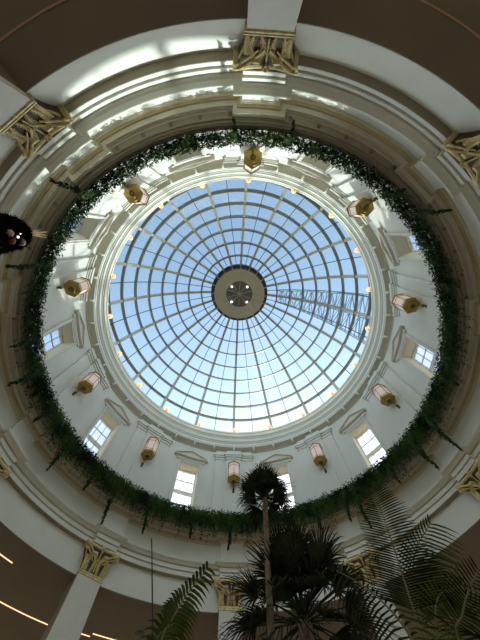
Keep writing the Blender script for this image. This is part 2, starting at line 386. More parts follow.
# ------------------------------------------------------------------ glass dome
RHO, HCEN = 1.266, 1.924
def Q(k, th, off=0.0):
    return P(k, (RHO + off) * sin(th), HCEN + (RHO + off) * cos(th))
TH0, TH1 = RAD(14.9), RAD(86.0)
rings = [RAD(20.25 + 6.9 * i) for i in range(10)]
dome = tag(empty('glass_dome', (0, 0, Z(2.0))), 'round glass dome with twenty pale ribs over the rotunda', 'dome', kind='thing')
dome_off = Vec((0, 0, -Z(2.0)))
def dpart(b, name, m, parent=dome, smooth=30):
    o = b.build(name, m, parent, smooth); o.location = dome_off; return o
ribm = MB(); n = 28; cols = []
for i in range(n + 1):
    th = TH0 + (TH1 - TH0) * i / n; wk = .0118 / .314 / max(.28, (RHO * sin(th)))
    cols.append([Q(-wk, th, -.012), Q(wk, th, -.012), Q(wk, th, .016), Q(-wk, th, .016)])
ribm = ribm.sweep(cols).mesh('rib', M['rib'], 20)
for c in range(20):
    o = bpy.data.objects.new('rib', ribm); C.objects.link(o); o.parent = dome; o.location = dome_off; o.rotation_euler = (0, 0, -RAD(18) * c)
for i, th in enumerate(rings):
    b = MB(); dt = .0042; cols = []
    for j in range(160):
        k = 20 * j / 160
        cols.append([Q(k, th - dt, -.013), Q(k, th + dt, -.013), Q(k, th + dt, .020), Q(k, th - dt, .020)])
    dpart(b.sweep(cols, close_ring=True), 'ring_bar', M['ringbar'])
gbm = MB(); cols = []
for i in range(n + 1):
    th = TH0 + (TH1 - TH0) * i / n; wk = .0026 / .314 / max(.28, RHO * sin(th))
    cols.append([Q(.5 - wk, th, -.001), Q(.5 + wk, th, -.001), Q(.5 + wk, th, .008), Q(.5 - wk, th, .008)])
gbm = gbm.sweep(cols).mesh('glazing_bar', M['dark'], 20)
glm = MB(); ths = [TH0] + rings + [TH1]
for i in range(len(ths) - 1):
    for h2 in (0, 1):
        g = []
        for th in (ths[i], ths[i + 1]):
            for k in (h2 * .5, h2 * .5 + .5): g.append(Q(k, th, .004))
        glm.add(g, [(0, 1, 3, 2)])
glm = glm.mesh('glass_bay', M['glass'], 0)
for c in range(20):
    for nm, me in (('glazing_bar', gbm), ('glass_bay', glm)):
        o = bpy.data.objects.new(nm, me); C.objects.link(o); o.parent = dome; o.location = dome_off; o.rotation_euler = (0, 0, -RAD(18) * c)
# hub
hub = dpart(ring([(.315, 3.135), (.330, 3.135), (.330, 3.165), (.315, 3.165)], 80), 'hub', M['dark'])
def hpart(b, nm, m, sm=30): return b.build(nm, m, hub, sm)
hpart(ring([(.290, 3.085), (.296, 3.085), (.296, 3.20), (.290, 3.20)], 60), 'hub_collar', M['dark'])
hpart(ring([(.152, 3.103), (.296, 3.085), (.296, 3.092), (.152, 3.112)], 60), 'hub_panel', M['hubp'])
b = MB(); b.lathe([(.158 * S, 0), (.158 * S, .04)], 48, (0, 0, Z(3.115))); hpart(b, 'hub_disc', M['hubd'])
b = MB(); b.lathe([(.335 * S, 0), (.335 * S, .08)], 48, (0, 0, Z(3.20))); hpart(b, 'hub_roof', M['dark'])
sm_ = MB(); sm_.sweep([[P(-.0042 / R / .314, R, h), P(.0042 / R / .314, R, h), P(.0042 / R / .314, R, h + .008), P(-.0042 / R / .314, R, h + .008)] for R, h in ((.152, 3.094), (.322, 3.072))])
sm2 = MB(); sm2.sweep([[P(0, .002, h) + q for q in (Vec((-.02, 0, 0)), Vec((.02, 0, 0)), Vec((.02, 0, .05)), Vec((-.02, 0, .05)))] if R == 0 else
                       [P(-.0025 / R / .314, R, h), P(.0025 / R / .314, R, h), P(.0025 / R / .314, R, h + .006), P(-.0025 / R / .314, R, h + .006)] for R, h in ((.004, 3.106), (.14, 3.106))])
spm, spm2 = sm_.mesh('hub_spoke', M['rib'], 20), sm2.mesh('inner_spoke', M['rib'], 20)
for c in range(20):
    o = bpy.data.objects.new('hub_spoke', spm); C.objects.link(o); o.parent = hub; o.rotation_euler = (0, 0, -RAD(18) * c)
    if c % 2 == 0:
        o = bpy.data.objects.new('inner_spoke', spm2); C.objects.link(o); o.parent = hub; o.rotation_euler = (0, 0, -RAD(18) * c)
for k in (2.6, 7.6, 12.6, 17.6):
    b = MB(); q = P(k, .125, 3.088)
    for j in range(4):
        g = pi * j / 4; b.box(-.10, .10, -.012, .012, -.012, .012)
        for i in range(len(b.v) - 8, len(b.v)):
            x, y, z = b.v[i]; b.v[i] = (q.x + x * cos(g) - y * sin(g), q.y + x * sin(g) + y * cos(g), q.z + z)
    tag(hpart(b, 'hub_spotlight', M['star'], 0), 'small white starry spotlight')

# maintenance gantry outside the glass
gt = tag(empty('maintenance_gantry', P(14.75, 1.36, 2.03)), 'blue-grey steel lattice gantry seen outside the dome glass', 'gantry')
goff = -P(14.75, 1.36, 2.03)
def gpart(b, nm):
    o = b.build(nm, M['truss'], gt, 0); o.location = goff; return o
def GQ(k, th, off): return Q(k / max(.3, sin(th)), th, off) if False else Q(k, th, off)
for dk, off in ((-.62, .05), (.0, .05), (.62, .05), (-.62, .12), (.62, .12)):
    b = MB(); b.tube([Q(14.88 + dk * (.75 + .25 * i / 15), RAD(20 + 66 * i / 15), off) for i in range(16)], .055, 6); gpart(b, 'chord')
b = MB()
for i in range(26):
    f0, f1 = i / 26, (i + 1) / 26; t0, t1 = RAD(20 + 66 * f0), RAD(20 + 66 * f1); w0_, w1_ = .62 * (.75 + .25 * f0), .62 * (.75 + .25 * f1)
    for a, c in ((-1, 0), (0, 1)):
        if i % 2: a, c = c, a
        b.tube([Q(14.88 + a * w0_, t0, .05), Q(14.88 + c * w1_, t1, .05)], .034, 5)
        b.tube([Q(14.88 + c * w0_, t0, .12), Q(14.88 + a * w1_, t1, .12)], .03, 5)
    b.tube([Q(14.88 - w0_, t0, .05), Q(14.88 + w0_, t0, .05)], .04, 5)
    for s2 in (-1, 1): b.tube([Q(14.88 + s2 * w0_, t0, .05), Q(14.88 + s2 * w0_, t0, .12)], .03, 5)
gpart(b, 'lattice')

# rim lamps
def rim_lamp():
    r = empty('rim_lamp')
    b = MB(); b.lathe([(.06, 0), (.075, .03), (.06, .08), (.035, .1)], 12); b.build('lamp_base', M['brass'], r)
    b = MB(); b.ball((0, -.02, .21), .15, 10); b.build('bulb', M['bulb'], r)
    return r
rl0 = rim_lamp()
for k in range(20):
    r = rl0 if k == 0 else copy_tree(rl0)
    r.location, rz = at(k, 1.0115, 1.9985); r.rotation_euler = (0, 0, rz)
    ll = bpy.data.lights.new('rim_lamp_light', 'POINT'); ll.energy = 9; ll.color = (1, .55, .28); ll.shadow_soft_size = .14
    lo = bpy.data.objects.new('rim_lamp_light', ll); C.objects.link(lo); lo.parent = r; lo.location = (0, -.16, .26)
    n_ = (20 - k) % 20
    tag(r, 'small glowing rim lamp at the dome foot above the topmost brass lantern' if k == 0 else
        'small glowing rim lamp at the dome foot, %s clockwise after the one above topmost lantern' % ORD[n_ - 1], 'lamp', 'warm lamps around the dome rim')

# ------------------------------------------------------------------ pillars with gilded capitals
def leaf_strip(b, path, w, m=0, curl=.25):
    """carved leaf: a ribbed strip along path [(x, y, z, halfwidth)] with raised midrib"""
    cols = []
    for (x, y, z, hw) in path:
        cols.append([(x - hw, y + hw * curl, z), (x - hw * .5, y - hw * .15, z), (x, y + .01, z), (x + hw * .5, y - hw * .15, z), (x + hw, y + hw * curl, z), (x, y + .05, z)])
    return b.sweep(cols, m)
def make_column():
    r = empty('pillar')
    zc = Z(HC); zn = Z(.872); zt = Z(.9865); yw = .165   # local y=0 is the shaft face; wall band at yw
    b = MB(); b.box(-.475, .475, 0, yw - .002, 0, zt - .12); b.build('shaft', M['pier'], r, 0)
    b = MB(); b.box(-.465, .465, yw - .002, .95, 0, zc - .014); tag(b.build('pier_core', M['ceil'], r, 0), 'brown pier behind the white shaft')
    b = MB(); b.box(-.56, .56, -.07, 1.02, 0, .3); b.box(-.52, .52, -.04, .99, .3, .42); b.build('plinth', M['pier'], r, 0)
    H = zt - zn
    bell = MB(); cols = []
    for i in range(11):
        t = i / 10; e = t ** 2.2
        hw = .475 + .02 * t + .16 * e; fy = -.015 - .03 * t - .13 * e; z = zn + H * .90 * t
        cols.append([(-hw, yw, z), (-hw, fy + .03, z), (-hw * .6, fy, z), (0, fy + .02 * e, z), (hw * .6, fy, z), (hw, fy + .03, z), (hw, yw, z)])
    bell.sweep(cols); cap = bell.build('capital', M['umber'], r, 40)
    a = MB()
    for (z0, z1, g) in ((-.015, .03, .035), (.04, .075, .05), (.085, .11, .03)): a.box(-.475 - g, .475 + g, -g, yw, zn + z0, zn + z1)
    a.build('astragal', M['gilt'], cap, 0)
    # abacus with concave front
    ab = MB(); cols = []
    for i in range(13):
        t = -1 + 2 * i / 12; x = .77 * t; fy = -.29 + .10 * (1 - t * t)
        if abs(t) > .93: fy += .03
        cols.append([(x * .97, yw, zt - .10), (x * .97, fy + .03, zt - .10), (x, fy, zt - .06), (x, fy, zt), (x, yw, zt)])
    ab.sweep(cols); ab.build('abacus', M['gilt'], cap, 20)
    # acanthus leaves: two tall pairs of lobes around a dark hollow, outer half leaves
    for cx in (-.235, .235):
        for sg in (-1, 1):
            lf = MB()
            path = []
            for i in range(11):
                t = i / 10
                x = cx + sg * (.085 + .045 * sin(pi * t) - .05 * max(0, t - .7) / .3); z = zn + .10 + .50 * t
                y = -.055 - .05 * t - .10 * max(0, t - .62) / .38
                path.append((x, y, z, .056 * (1 - .45 * abs(t - .45))))
            leaf_strip(lf, path, 0)
            for j in range(7):            # lobes along the edge
                t = .08 + .13 * j; x = cx + sg * (.085 + .045 * sin(pi * t)); z = zn + .10 + .5 * t; y = -.065 - .06 * t
                lf.ball((x + sg * .048, y, z), .026, 5); lf.ball((x - sg * .044, y, z + .02), .020, 5)
            lf.build('acanthus_leaf', M['gilt'], cap, 50)
        tip = MB(); tip.tube([(cx - .13, -.10, zn + .60), (cx - .05, -.21, zn + .63), (cx + .05, -.21, zn + .63), (cx + .13, -.10, zn + .60)], [.03, .055, .055, .03], 7)
        tip.build('leaf_curl', M['gilt'], cap, 50)
    for sg in (-1, 1):                    # side half-leaves and diagonal stems to the corner volutes
        lf = MB(); path = [(sg * (.44 + .03 * i / 8), -.05 - .03 * i / 8 - .06 * max(0, i - 5) / 3, zn + .1 + .45 * i / 8, .06) for i in range(9)]
        leaf_strip(lf, path, 0); lf.build('acanthus_leaf', M['gilt'], cap, 50)
        st = MB()
        st.tube([(sg * .05, -.12, zn + .36), (sg * .16, -.13, zn + .50), (sg * .34, -.19, zn + .65), (sg * .54, -.27, zn + .74), (sg * .67, -.30, zn + .77)], [.022, .027, .034, .04, .04], 7)
        st.tube([(sg * .20, -.10, zn + .42), (sg * .36, -.15, zn + .56), (sg * .52, -.20, zn + .64), (sg * .60, -.24, zn + .68)], [.02, .028, .03, .03], 6)
        st.tube([(sg * .48, -.02, zn + .40), (sg * .55, -.06, zn + .55), (sg * .62, -.14, zn + .66)], [.03, .03, .03], 6)
        st.build('caulis', M['gilt'], cap, 50)
        vo = MB(); pts = []; rr = []
        for i in range(26):
            g = tau * 1.6 * i / 25; q = .105 * (1 - .75 * i / 25)
            pts.append((sg * (.655 + q * sin(g) * .75), -.27 - .15 * q * sin(g) * 2, zn + .69 + q * cos(g))); rr.append(.032 * (1 - .4 * i / 25))
        vo.tube(pts, rr, 6); vo.build('volute', M['gilt'], cap, 50)
    ro = MB()
    for j in range(6):
        g = tau * j / 6; ro.ball((.055 * cos(g), -.22, zt - .06 + .055 * sin(g)), .035, 6)
    ro.ball((0, -.25, zt - .06), .04, 6); ro.ball((0, -.20, zt - .16), .05, 6)
    ro.build('fleuron', M['gilt'], cap, 50)
    st = MB(); st.tube([(0, -.07, zn + .12), (0, -.09, zn + .45), (0, -.17, zt - .14)], [.024, .02, .022], 6); st.tube([(-.1, -.08, zn + .45), (0, -.12, zn + .52), (.1, -.08, zn + .45)], [.02, .03, .02], 6)
    st.build('stem', M['gilt'], cap, 50)
    return r
COLLAB = {0: 'white pillar with gilded leafy capital, topmost of all, in sunshine', 2: 'white pillar with gilded leafy capital, first counter-clockwise from the topmost pillar',
          4: 'white pillar with gilded leafy capital below the second brass lantern counter-clockwise from topmost', 6: 'white pillar with gilded capital, just cut off by the lower photo left edge',
          8: 'white pillar with gilded leafy capital, beside the dark round ceiling speaker', 10: 'white pillar with gilded leafy capital directly behind the tall fan palm trunk',
          12: 'white pillar with gilded leafy capital behind the long feather palm fronds', 14: 'white pillar with gilded capital, right edge, above the bushy feather palm',
          16: 'white pillar with gilded leafy capital below the second brass lantern clockwise from topmost', 18: 'white pillar with gilded leafy capital, first clockwise from the topmost pillar'}
col0 = make_column()
for k in range(0, 20, 2):
    r = col0 if k == 0 else copy_tree(col0)
    l, rz = at(k, 1.144, 0); r.location = (l[0], l[1], 0); r.rotation_euler = (0, 0, rz)
    tag(r, COLLAB[k], 'pillar', 'pillars around the rotunda', 'thing')

# ------------------------------------------------------------------ wall lanterns
def make_lantern():
    r = empty('wall_lantern')          # origin at the tip of the finial; y outward to the wall
    n6 = 6; rot = pi / 6
    b = MB(); b.lathe([(.03, .0), (.06, .03), (.05, .08), (.11, .11), (.12, .14), (.2, .16), (.22, .2), (.32, .24), (.345, .29), (.345, .33), (.05, .34)], 24); b.v = b.v
    dish = MB(); dish.lathe([(.02, 0), (.05, .02), (.06, .05), (.04, .08), (.10, .10), (.12, .13), (.11, .15)], 20)
    dish.build('finial', M['brassdark'], r, 40)
    d = MB(); d.lathe([(.10, .12), (.20, .13), (.21, .16), (.19, .18), (.30, .19), (.31, .215), (.29, .235)], 24); d.lathe([(.29, .20), (.40, .235), (.41, .27), (.40, .30), (.37, .30)], 6, rot=rot)
    d.build('bottom_dish', M['brass'], r, 25)
    p = MB(); p.lathe([(.345, .30), (.345, 1.22)], 6, rot=rot); p.build('glass_body', M['panel'], r, 0)
    e = MB()
    for j in range(6):
        g = tau * j / 6 + rot; e.tube([(.352 * cos(g), .352 * sin(g), .30), (.352 * cos(g), .352 * sin(g), 1.22)], .013, 5)
    for z in (.42, 1.04): 
        for j in range(6):
            g = tau * j / 6 + rot; g2 = g + tau / 6
            e.tube([(.35 * cos(g), .35 * sin(g), z), (.35 * cos(g2), .35 * sin(g2), z)], .013, 5)
    e.build('lantern_frame', M['brassdark'], r, 40)
    c = MB(); c.lathe([(.36, 1.2), (.395, 1.21), (.395, 1.25), (.34, 1.28), (.20, 1.36), (.08, 1.40), (.05, 1.48), (.01, 1.52)], 6, rot=rot); c.build('lantern_cap', M['brass'], r, 20)
    a = MB(); yw = .375                 # bracket on the pilaster strip
    a.tube([(0, .08, .13), (0, .2, .02), (0, .29, -.04), (0, .36, -.09)], .013, 7)
    a.build('arm', M['brassdark'], r, 40)
    s = MB(); s.box(-.05, .05, yw - .03, yw, -.26, -.02); pts = []
    for i in range(16):
        g = tau * 1.2 * i / 15; q = .085 * (1 - .6 * i / 15); pts.append((0, .29 + q * cos(g), -.16 + q * sin(g)))
    s.tube(pts, .026, 6); s.ball((0, .33, -.24), .04, 6); s.build('bracket', M['brassdark'], r, 40)
    return r
LANL = {0: 'hexagonal brass lantern, topmost, seen straight from below', 2: 'hexagonal brass lantern, first counter-clockwise from the topmost one',
        4: 'hexagonal brass lantern with pink glass, second counter-clockwise from the topmost one', 6: 'hexagonal brass lantern with pink glass, third counter-clockwise from the topmost one',
        8: 'hexagonal brass lantern with pink glass, fourth counter-clockwise from the topmost one', 10: 'hexagonal brass lantern with pink glass, partly touching the tall palm crown',
        12: 'hexagonal brass lantern with pink glass, fourth clockwise from the topmost one', 14: 'hexagonal brass lantern with pink glass, third clockwise from the topmost one',
        16: 'hexagonal brass lantern with pink glass, second clockwise from the topmost one', 18: 'hexagonal brass lantern with pink glass, first clockwise from the topmost one'}
la0 = make_lantern()
for k in range(0, 20, 2):
    r = la0 if k == 0 else copy_tree(la0)
    r.location, rz = at(k, 1.0165, 1.486); r.rotation_euler = (0, 0, rz)
    tag(r, LANL[k], 'lantern', 'brass lanterns on the drum wall')

# ------------------------------------------------------------------ garland
def leaf(b, p, d, u, L, W_):
    """kite leaf from p along d, width along d x u, folded a little"""
    d = d.normalized(); s = d.cross(u)
    if s.length < 1e-3: s = d.cross(Vec((1, .3, .2)))
    s.normalize(); nrm = s.cross(d)
    b.add([p, p + d * L * .45 + s * W_ + nrm * W_ * .35, p + d * L, p + d * L * .45 - s * W_ + nrm * W_ * .35, p + d * L * .5], [(0, 1, 4), (1, 2, 4), (0, 4, 3), (4, 2, 3)])
def rv(): return Vec((random.uniform(-1, 1), random.uniform(-1, 1), random.uniform(-1, 1)))
gar = MB()
def fern(k, L, R0, nl, arch, wl=1.0):
    """a spray rooted in the cornice trough, arching over the lip and hanging by L"""
    out = Vec((-cos(phi(k)), -sin(phi(k)), 0)); tan = Vec((out.y, -out.x, 0)); sway = random.uniform(-.18, .18)
    root = P(k, 1.056, 1.243)
    for j in range(nl):
        t = (j + random.random()) / nl; u = min(1, t / .35)
        q = root + out * (S * (1.056 - R0) * sin(u * pi / 2)) + Vec((0, 0, arch * sin(u * pi * .8))) + Vec((0, 0, -L * max(0, t - .22) / .78)) + tan * sway * t + rv() * .045
        d = Vec((0, 0, -.9 if t > .3 else .1)) + tan * random.choice((-1, 1)) * random.uniform(.3, 1.0) + out * random.uniform(-.1, .7)
        leaf(gar, q, d, out + rv() * .8, random.uniform(.09, .18) * wl * (1.1 - .4 * t), random.uniform(.014, .024))
for i in range(3400):
    k = 20 * (i + random.random()) / 3400; lump = .5 + .28 * sin(k * 5.1) + .22 * sin(k * 11.7 + 1.3)
    sunny = max(0, cos((k - .9) * pi / 10)); far = 1 - .55 * sunny
    L = S * random.uniform(.02, .075 + .045 * lump) * far
    fern(k, L, random.uniform(.997, 1.044), int(15 + 11 * L), random.uniform(.06, .26))
for i in range(420):       # longer sprays with gaps between them
    k = 20 * (i + random.uniform(-.4, .4)) / 420; sunny = max(0, cos((k - .9) * pi / 10))
    if random.random() < sunny * .65: continue
    fern(k, S * random.uniform(.08, .165) * (1 - .25 * sunny), random.uniform(1.006, 1.022), 44, random.uniform(.02, .12), .85)
for i in range(9000):      # the tops of the plants, standing above the cornice lip
    k = random.uniform(0, 20); out = Vec((-cos(phi(k)), -sin(phi(k)), 0))
    q = P(k, random.uniform(.999, 1.055), 1.262 + random.uniform(-.018, .014))
    leaf(gar, q, Vec((0, 0, random.uniform(-.3, .9))) + rv() * .9 + out * .2, rv(), random.uniform(.09, .18), random.uniform(.013, .024))
go = gar.build('garland_foliage', M['ivy'], None, 0)
tag(go, 'thick ring of leafy green garland hanging from the cornice below the drum', 'garland', kind='stuff')
# longer trailing strands
def strand(k, htip, hang=None):
    r = empty('trailing_strand', P(k, 1.013, 1.24))
    b = MB(); pts = []; L = 1.24 - htip
    dk = random.uniform(-.04, .04)
    for i in range(13):
        t = i / 12; pts.append(P(k + dk * t * t + .012 * sin(6 * t + k), 1.013 - .012 * sin(pi * t) - .004 * t, 1.25 - L * t) - P(k, 1.013, 1.24))
    st = MB(); st.tube(pts, [.018 - .012 * i / 12 for i in range(13)], 5); st.build('stem', M['rachis'], r)
    out = Vec((-cos(phi(k)), -sin(phi(k)), 0)); tan = Vec((-sin(phi(k)), cos(phi(k)), 0))
    for i in range(int(150 * L / .2)):
        t = random.random(); j = min(11, int(t * 12)); q = pts[j].lerp(pts[j + 1], t * 12 - j)
        wdt = .22 * (1 - t) + .05
        d = Vec((0, 0, -1)) + tan * random.choice((-1, 1)) * random.uniform(.3, 1.0) * (1.2 - t) + out * random.uniform(-.3, .6)
        leaf(b, q + rv() * wdt * .35, d, out + rv() * .4, .12 + .14 * (1 - t) * random.random() + .05, .028)
    b.build('leaflets', M['strand'], r, 0)
    return r
STR = [(6.48, 1.02), (7.67, 1.0), (8.37, 1.05), (9.94, 1.06), (12.19, 1.075), (12.41, 1.005), (11.6, 1.09), (14.32, .975), (15.07, 1.12), (15.77, 1.17), (13.84, 1.01),
       (17.78, .98), (3.38, .99), (4.55, 1.08), (5.1, 1.04), (2.2, .93), (0.29, 1.03), (19.63, 1.02), (18.15, 1.09), (9.2, 1.1), (7.2, 1.08), (10.6, 1.11), (16.6, 1.13), (5.8, 1.1), (13.2, 1.09)]
for i, (k, h) in enumerate(sorted(STR)):
    s = strand(k, h)
    tag(s, 'long trailing fern strand of the garland, %s counter-clockwise from the topmost pillar' % (ORD[i] if i < 20 else 'twenty-' + ORD[i - 20]), 'hanging plant', 'trailing strands below the garland')

# ------------------------------------------------------------------ ceiling fittings
def strip(k0, k1, R, m, label):
    b = ring([(R - .002, HC - .004), (R + .002, HC - .004), (R + .002, HC - .0017), (R - .002, HC - .0017)], max(6, int(abs(k1 - k0) * 8)), True, k0, k1)
    o = b.build('cove_light', m); return tag(o, label, 'light strip', 'curved light strips in the taupe ceiling')
strip(-2.6, 2.6, 1.275, M['dimstrip'], 'dim copper light strip curving across the dark ceiling behind the topmost pillar')
strip(6.2, 7.19, 1.305, M['strip'], 'warm light strip on the ceiling, shorter arc nearer the wall band')
strip(7.3, 8.03, 1.572, M['strip'], 'warm light strip on the ceiling, long one cut by the photo edge')
strip(8.32, 8.46, 1.545, M['strip'], 'very short warm light strip just beside the gilded pillar')
strip(8.47, 9.2, 1.515, M['strip'], 'warm light strip on the ceiling near the round speaker')
q = P(8.943, 1.4135, HC)
sp_ = tag(empty('ceiling_speaker', q), 'dark round speaker grille set in the taupe ceiling', 'speaker')
b = MB(); b.lathe([(.20, 0), (.21, -.02), (.17, -.03)], 28); b.build('speaker_rim', M['metal'], sp_)
b = MB(); b.lathe([(.165, -.03), (.10, -.04), (.01, -.042)], 24); b.build('grille', M['dark'], sp_)
q = P(7.95, 1.36, HC); sk = tag(empty('sprinkler', q), 'tiny sprinkler head on the ceiling beside the pillar', 'sprinkler')
b = MB(); b.lathe([(.05, 0), (.05, -.015), (.02, -.02), (.02, -.06)], 12); b.build('escutcheon', M['chrome'], sk)
b = MB(); b.lathe([(.035, -.06), (.035, -.066)], 12); b.build('deflector', M['chrome'], sk)

# ------------------------------------------------------------------ palms
def pot(r, x, y, rad=.45, h=.6):
    b = MB(); b.lathe([(rad * .7, 0), (rad * .75, .03), (rad, h - .08), (rad * 1.06, h - .07), (rad * 1.06, h), (rad * .95, h), (rad * .93, h - .08)], 28, (x, y, 0)); p = b.build('pot', M['pot'], r)
    s = MB(); s.lathe([(rad * .92, h - .1), (.02, h - .07)], 24, (x, y, 0)); s.build('soil', M['soil'], p); return p

def fan_frond(name, parent, base, d, pet, rad, m, droop=.25, nl=22, spread=RAD(150)):
    b = MB(); d = d.normalized(); side = d.cross(Vec((0, 0, 1)))
    if side.length < .05: side = Vec((1, 0, 0))
    side.normalize(); up = side.cross(d).normalized()
    tip = base + d * pet; mid = base + d * pet * .5 + up * pet * .04
    b.tube([base, mid, tip], [.016, .012, .010], 5)
    for i in range(nl):
        a = -spread / 2 + spread * i / (nl - 1) + random.uniform(-.03, .03)
        L = rad * (1 - .28 * abs(a) / (spread / 2)) * random.uniform(.9, 1.06)
        dd = d * cos(a) + side * sin(a) + up * (.18 - .05 * cos(3 * a)); dd.normalize()
        s = dd.cross(up).normalized(); wd = rad * .024; rows = []
        for j, t in enumerate((0, .3, .6, .85, 1)):
            ww = (wd * .35, wd, wd * .85, wd * .45, wd * .06)[j]
            q = tip + dd * L * t + Vec((0, 0, -1)) * droop * L * t * t * t * (1.0 + random.uniform(-.3, .5))
            rows.append([q - s * ww, q - up * ww * .5, q + s * ww])
        b.sweep(rows, close_prof=False, caps=False)
    return b.build(name, m, parent, 0)

def fan_palm(base, lean_top, trunk_r, nfr, pet, rad, label, elmin=-35, seed=1, potr=.45):
    random.seed(seed)
    r = empty('fan_palm', (base[0], base[1], 0)); o = Vec((base[0], base[1], 0)); top = Vec(lean_top) - o
    pot(r, 0, 0, potr)
    b = MB(); n = 26; pts = []; rr = []
    for i in range(n + 1):
        t = i / n; pts.append(Vec((top.x * t ** 1.3, top.y * t ** 1.3, .5 + (top.z - .5) * t))); rr.append(trunk_r * (1.15 - .25 * t) * (1 + (.05 if i % 2 else 0)))
    b.tube(pts, rr, 12); b.build('trunk', M['trunk'], r, 60)
    for i in range(nfr):
        az = i * 2.399963 + random.uniform(-.2, .2); el = RAD(elmin + (85 - elmin) * ((i + .5) / nfr) ** .85)
        d = Vec((cos(az) * cos(el), sin(az) * cos(el), sin(el)))
        fan_frond('frond', r, top + Vec((0, 0, -.05)) + d * .03, d, pet * random.uniform(.62, 1.25), rad * random.uniform(.85, 1.1), M['palm'], droop=.22 if el > .2 else .4)
    return tag(r, label, 'palm tree', 'palms on the rotunda floor')
fan_palm((.12, .36), (.385, .29, 6.16), .052, 44, .27, .50, 'tall thin fan palm with small round crown against the window', -20, 3)
fan_palm((.84, 1.05), (.86, .95, 4.45), .13, 54, .72, .84, 'dark bushy fan palm standing behind the tall thin palm trunk', -48, 5, .55)

def crv(pts, n=24):
    pts = [Vec(q) for q in pts]; P4 = [pts[0] * 2 - pts[1]] + pts + [pts[-1] * 2 - pts[-2]]; out = []
    for i in range(n + 1):
        t = i / n * (len(pts) - 1); j = min(int(t), len(pts) - 2); u = t - j
        a, b_, c, d = P4[j], P4[j + 1], P4[j + 2], P4[j + 3]
        out.append(.5 * (2 * b_ + (c - a) * u + (2 * a - 5 * b_ + 4 * c - d) * u * u + (3 * b_ - a - 3 * c + d) * u ** 3))
    return out
def feather_frond(parent, pts, L, m, nrm, npair=42, droop=.2, start=.12, wd=.013, fwd=.55, sides=(1, 1), name='frond'):
    """pts: rachis in the parent's frame; nrm: blade normal"""
    b = MB(); c = crv(pts, 30); nrm = Vec(nrm).normalized()
    b.tube(c, [.016 * (1 - .75 * i / 30) for i in range(31)], 5, 1)
    for i in range(npair):
        t = start + (1 - start) * (i + .5) / npair; x = t * 30; j = min(29, int(x)); q = c[j].lerp(c[j + 1], x - j)
        tg = (c[min(30, j + 2)] - c[max(0, j - 1)]).normalized(); s = tg.cross(nrm).normalized()
        ln = L * (sin(pi * min(1, .12 + .80 * t)) ** .6) * random.uniform(.92, 1.06)
        for sg, kf in ((1, sides[0]), (-1, sides[1])):
            if not kf: continue
            ll = ln * kf; f = fwd + .9 * max(0, t - .75)
            d = (s * sg + tg * f + nrm * random.uniform(-.05, .12)).normalized(); w2 = d.cross(nrm).normalized(); rows = []
            for jj, u in enumerate((0, .25, .6, .85, 1)):
                ww = (wd * .5, wd, wd * .9, wd * .5, wd * .05)[jj]
                qq = q + d * ll * u + Vec((0, 0, -1)) * droop * ll * u * u
                rows.append([qq - w2 * ww, qq + nrm * ww * .4, qq + w2 * ww])
            b.sweep(rows, 0, close_prof=False, caps=False)
    return b.build(name, [m, M['rachis']], parent, 0)
# big feather palm
random.seed(11)
fb = Vec((1.62, -1.50, 0)); fp = tag(empty('feather_palm', fb), 'feather palm with long arching fronds in front of a gilded capital', 'palm tree', 'palms on the rotunda floor')
pot(fp, 0, 0, .45)
b = MB(); b.tube([(0, 0, .5), (.01, 0, 1.2), (0, -.01, 1.9)], [.13, .11, .10], 12); b.build('trunk', M['trunk'], fp, 60)
rel = lambda pts: [Vec(q) - fb for q in pts]
feather_frond(fp, rel([(1.60, -1.50, 1.85), (1.57, -1.52, 2.6), (1.59, -1.53, 3.12), (1.63, -1.55, 3.41), (1.69, -1.58, 3.75), (1.76, -1.61, 4.18), (1.80, -1.64, 4.62)]), .50, M['feather'], (-.25, -.9, -.35), 48, .10, .45, .0085, .30, (1, .85))
feather_frond(fp, rel([(1.64, -1.48, 1.85), (1.66, -1.42, 2.6), (1.70, -1.36, 3.19), (1.79, -1.38, 3.50), (1.96, -1.48, 3.85), (2.28, -1.68, 4.08)]), .50, M['feathergreen'], (-.40, -.85, -.30), 26, .50, .45, .011, .7, (1, .8))
feather_frond(fp, rel([(1.58, -1.52, 1.85), (1.52, -1.66, 2.5), (1.42, -1.68, 3.07), (1.32, -1.64, 3.33), (1.18, -1.59, 3.52), (.97, -1.52, 3.70)]), .40, M['feather'], (-.25, -.86, -.45), 17, .64, .35, .010, .5, (.3, 1))
feather_frond(fp, rel([(1.66, -1.50, 1.85), (1.66, -1.56, 2.5), (1.67, -1.60, 3.0), (1.74, -1.66, 3.22), (1.88, -1.72, 3.36), (2.06, -1.80, 3.36)]), .34, M['feathergreen'], (-.35, -.85, -.3), 20, .5, .35, .009, .6)
for az, el, L in ((.3, .5, 1.3), (2.2, .6, 1.2), (3.6, .45, 1.2), (4.6, .6, 1.1), (5.6, .5, 1.2)):
    d = Vec((cos(az), sin(az), 0)); pts = [Vec((0, 0, 1.85)) + d * (.05 + L * t * cos(el)) + Vec((0, 0, 1)) * (L * 1.1 * t - .9 * L * t * t) for t in (0, .3, .6, .85, 1)]
    feather_frond(fp, pts, .36, M['feather'], d.cross(Vec((0, 0, 1))).cross(d) + Vec((0, 0, .6)), 30, .5, .15, .014, .4)
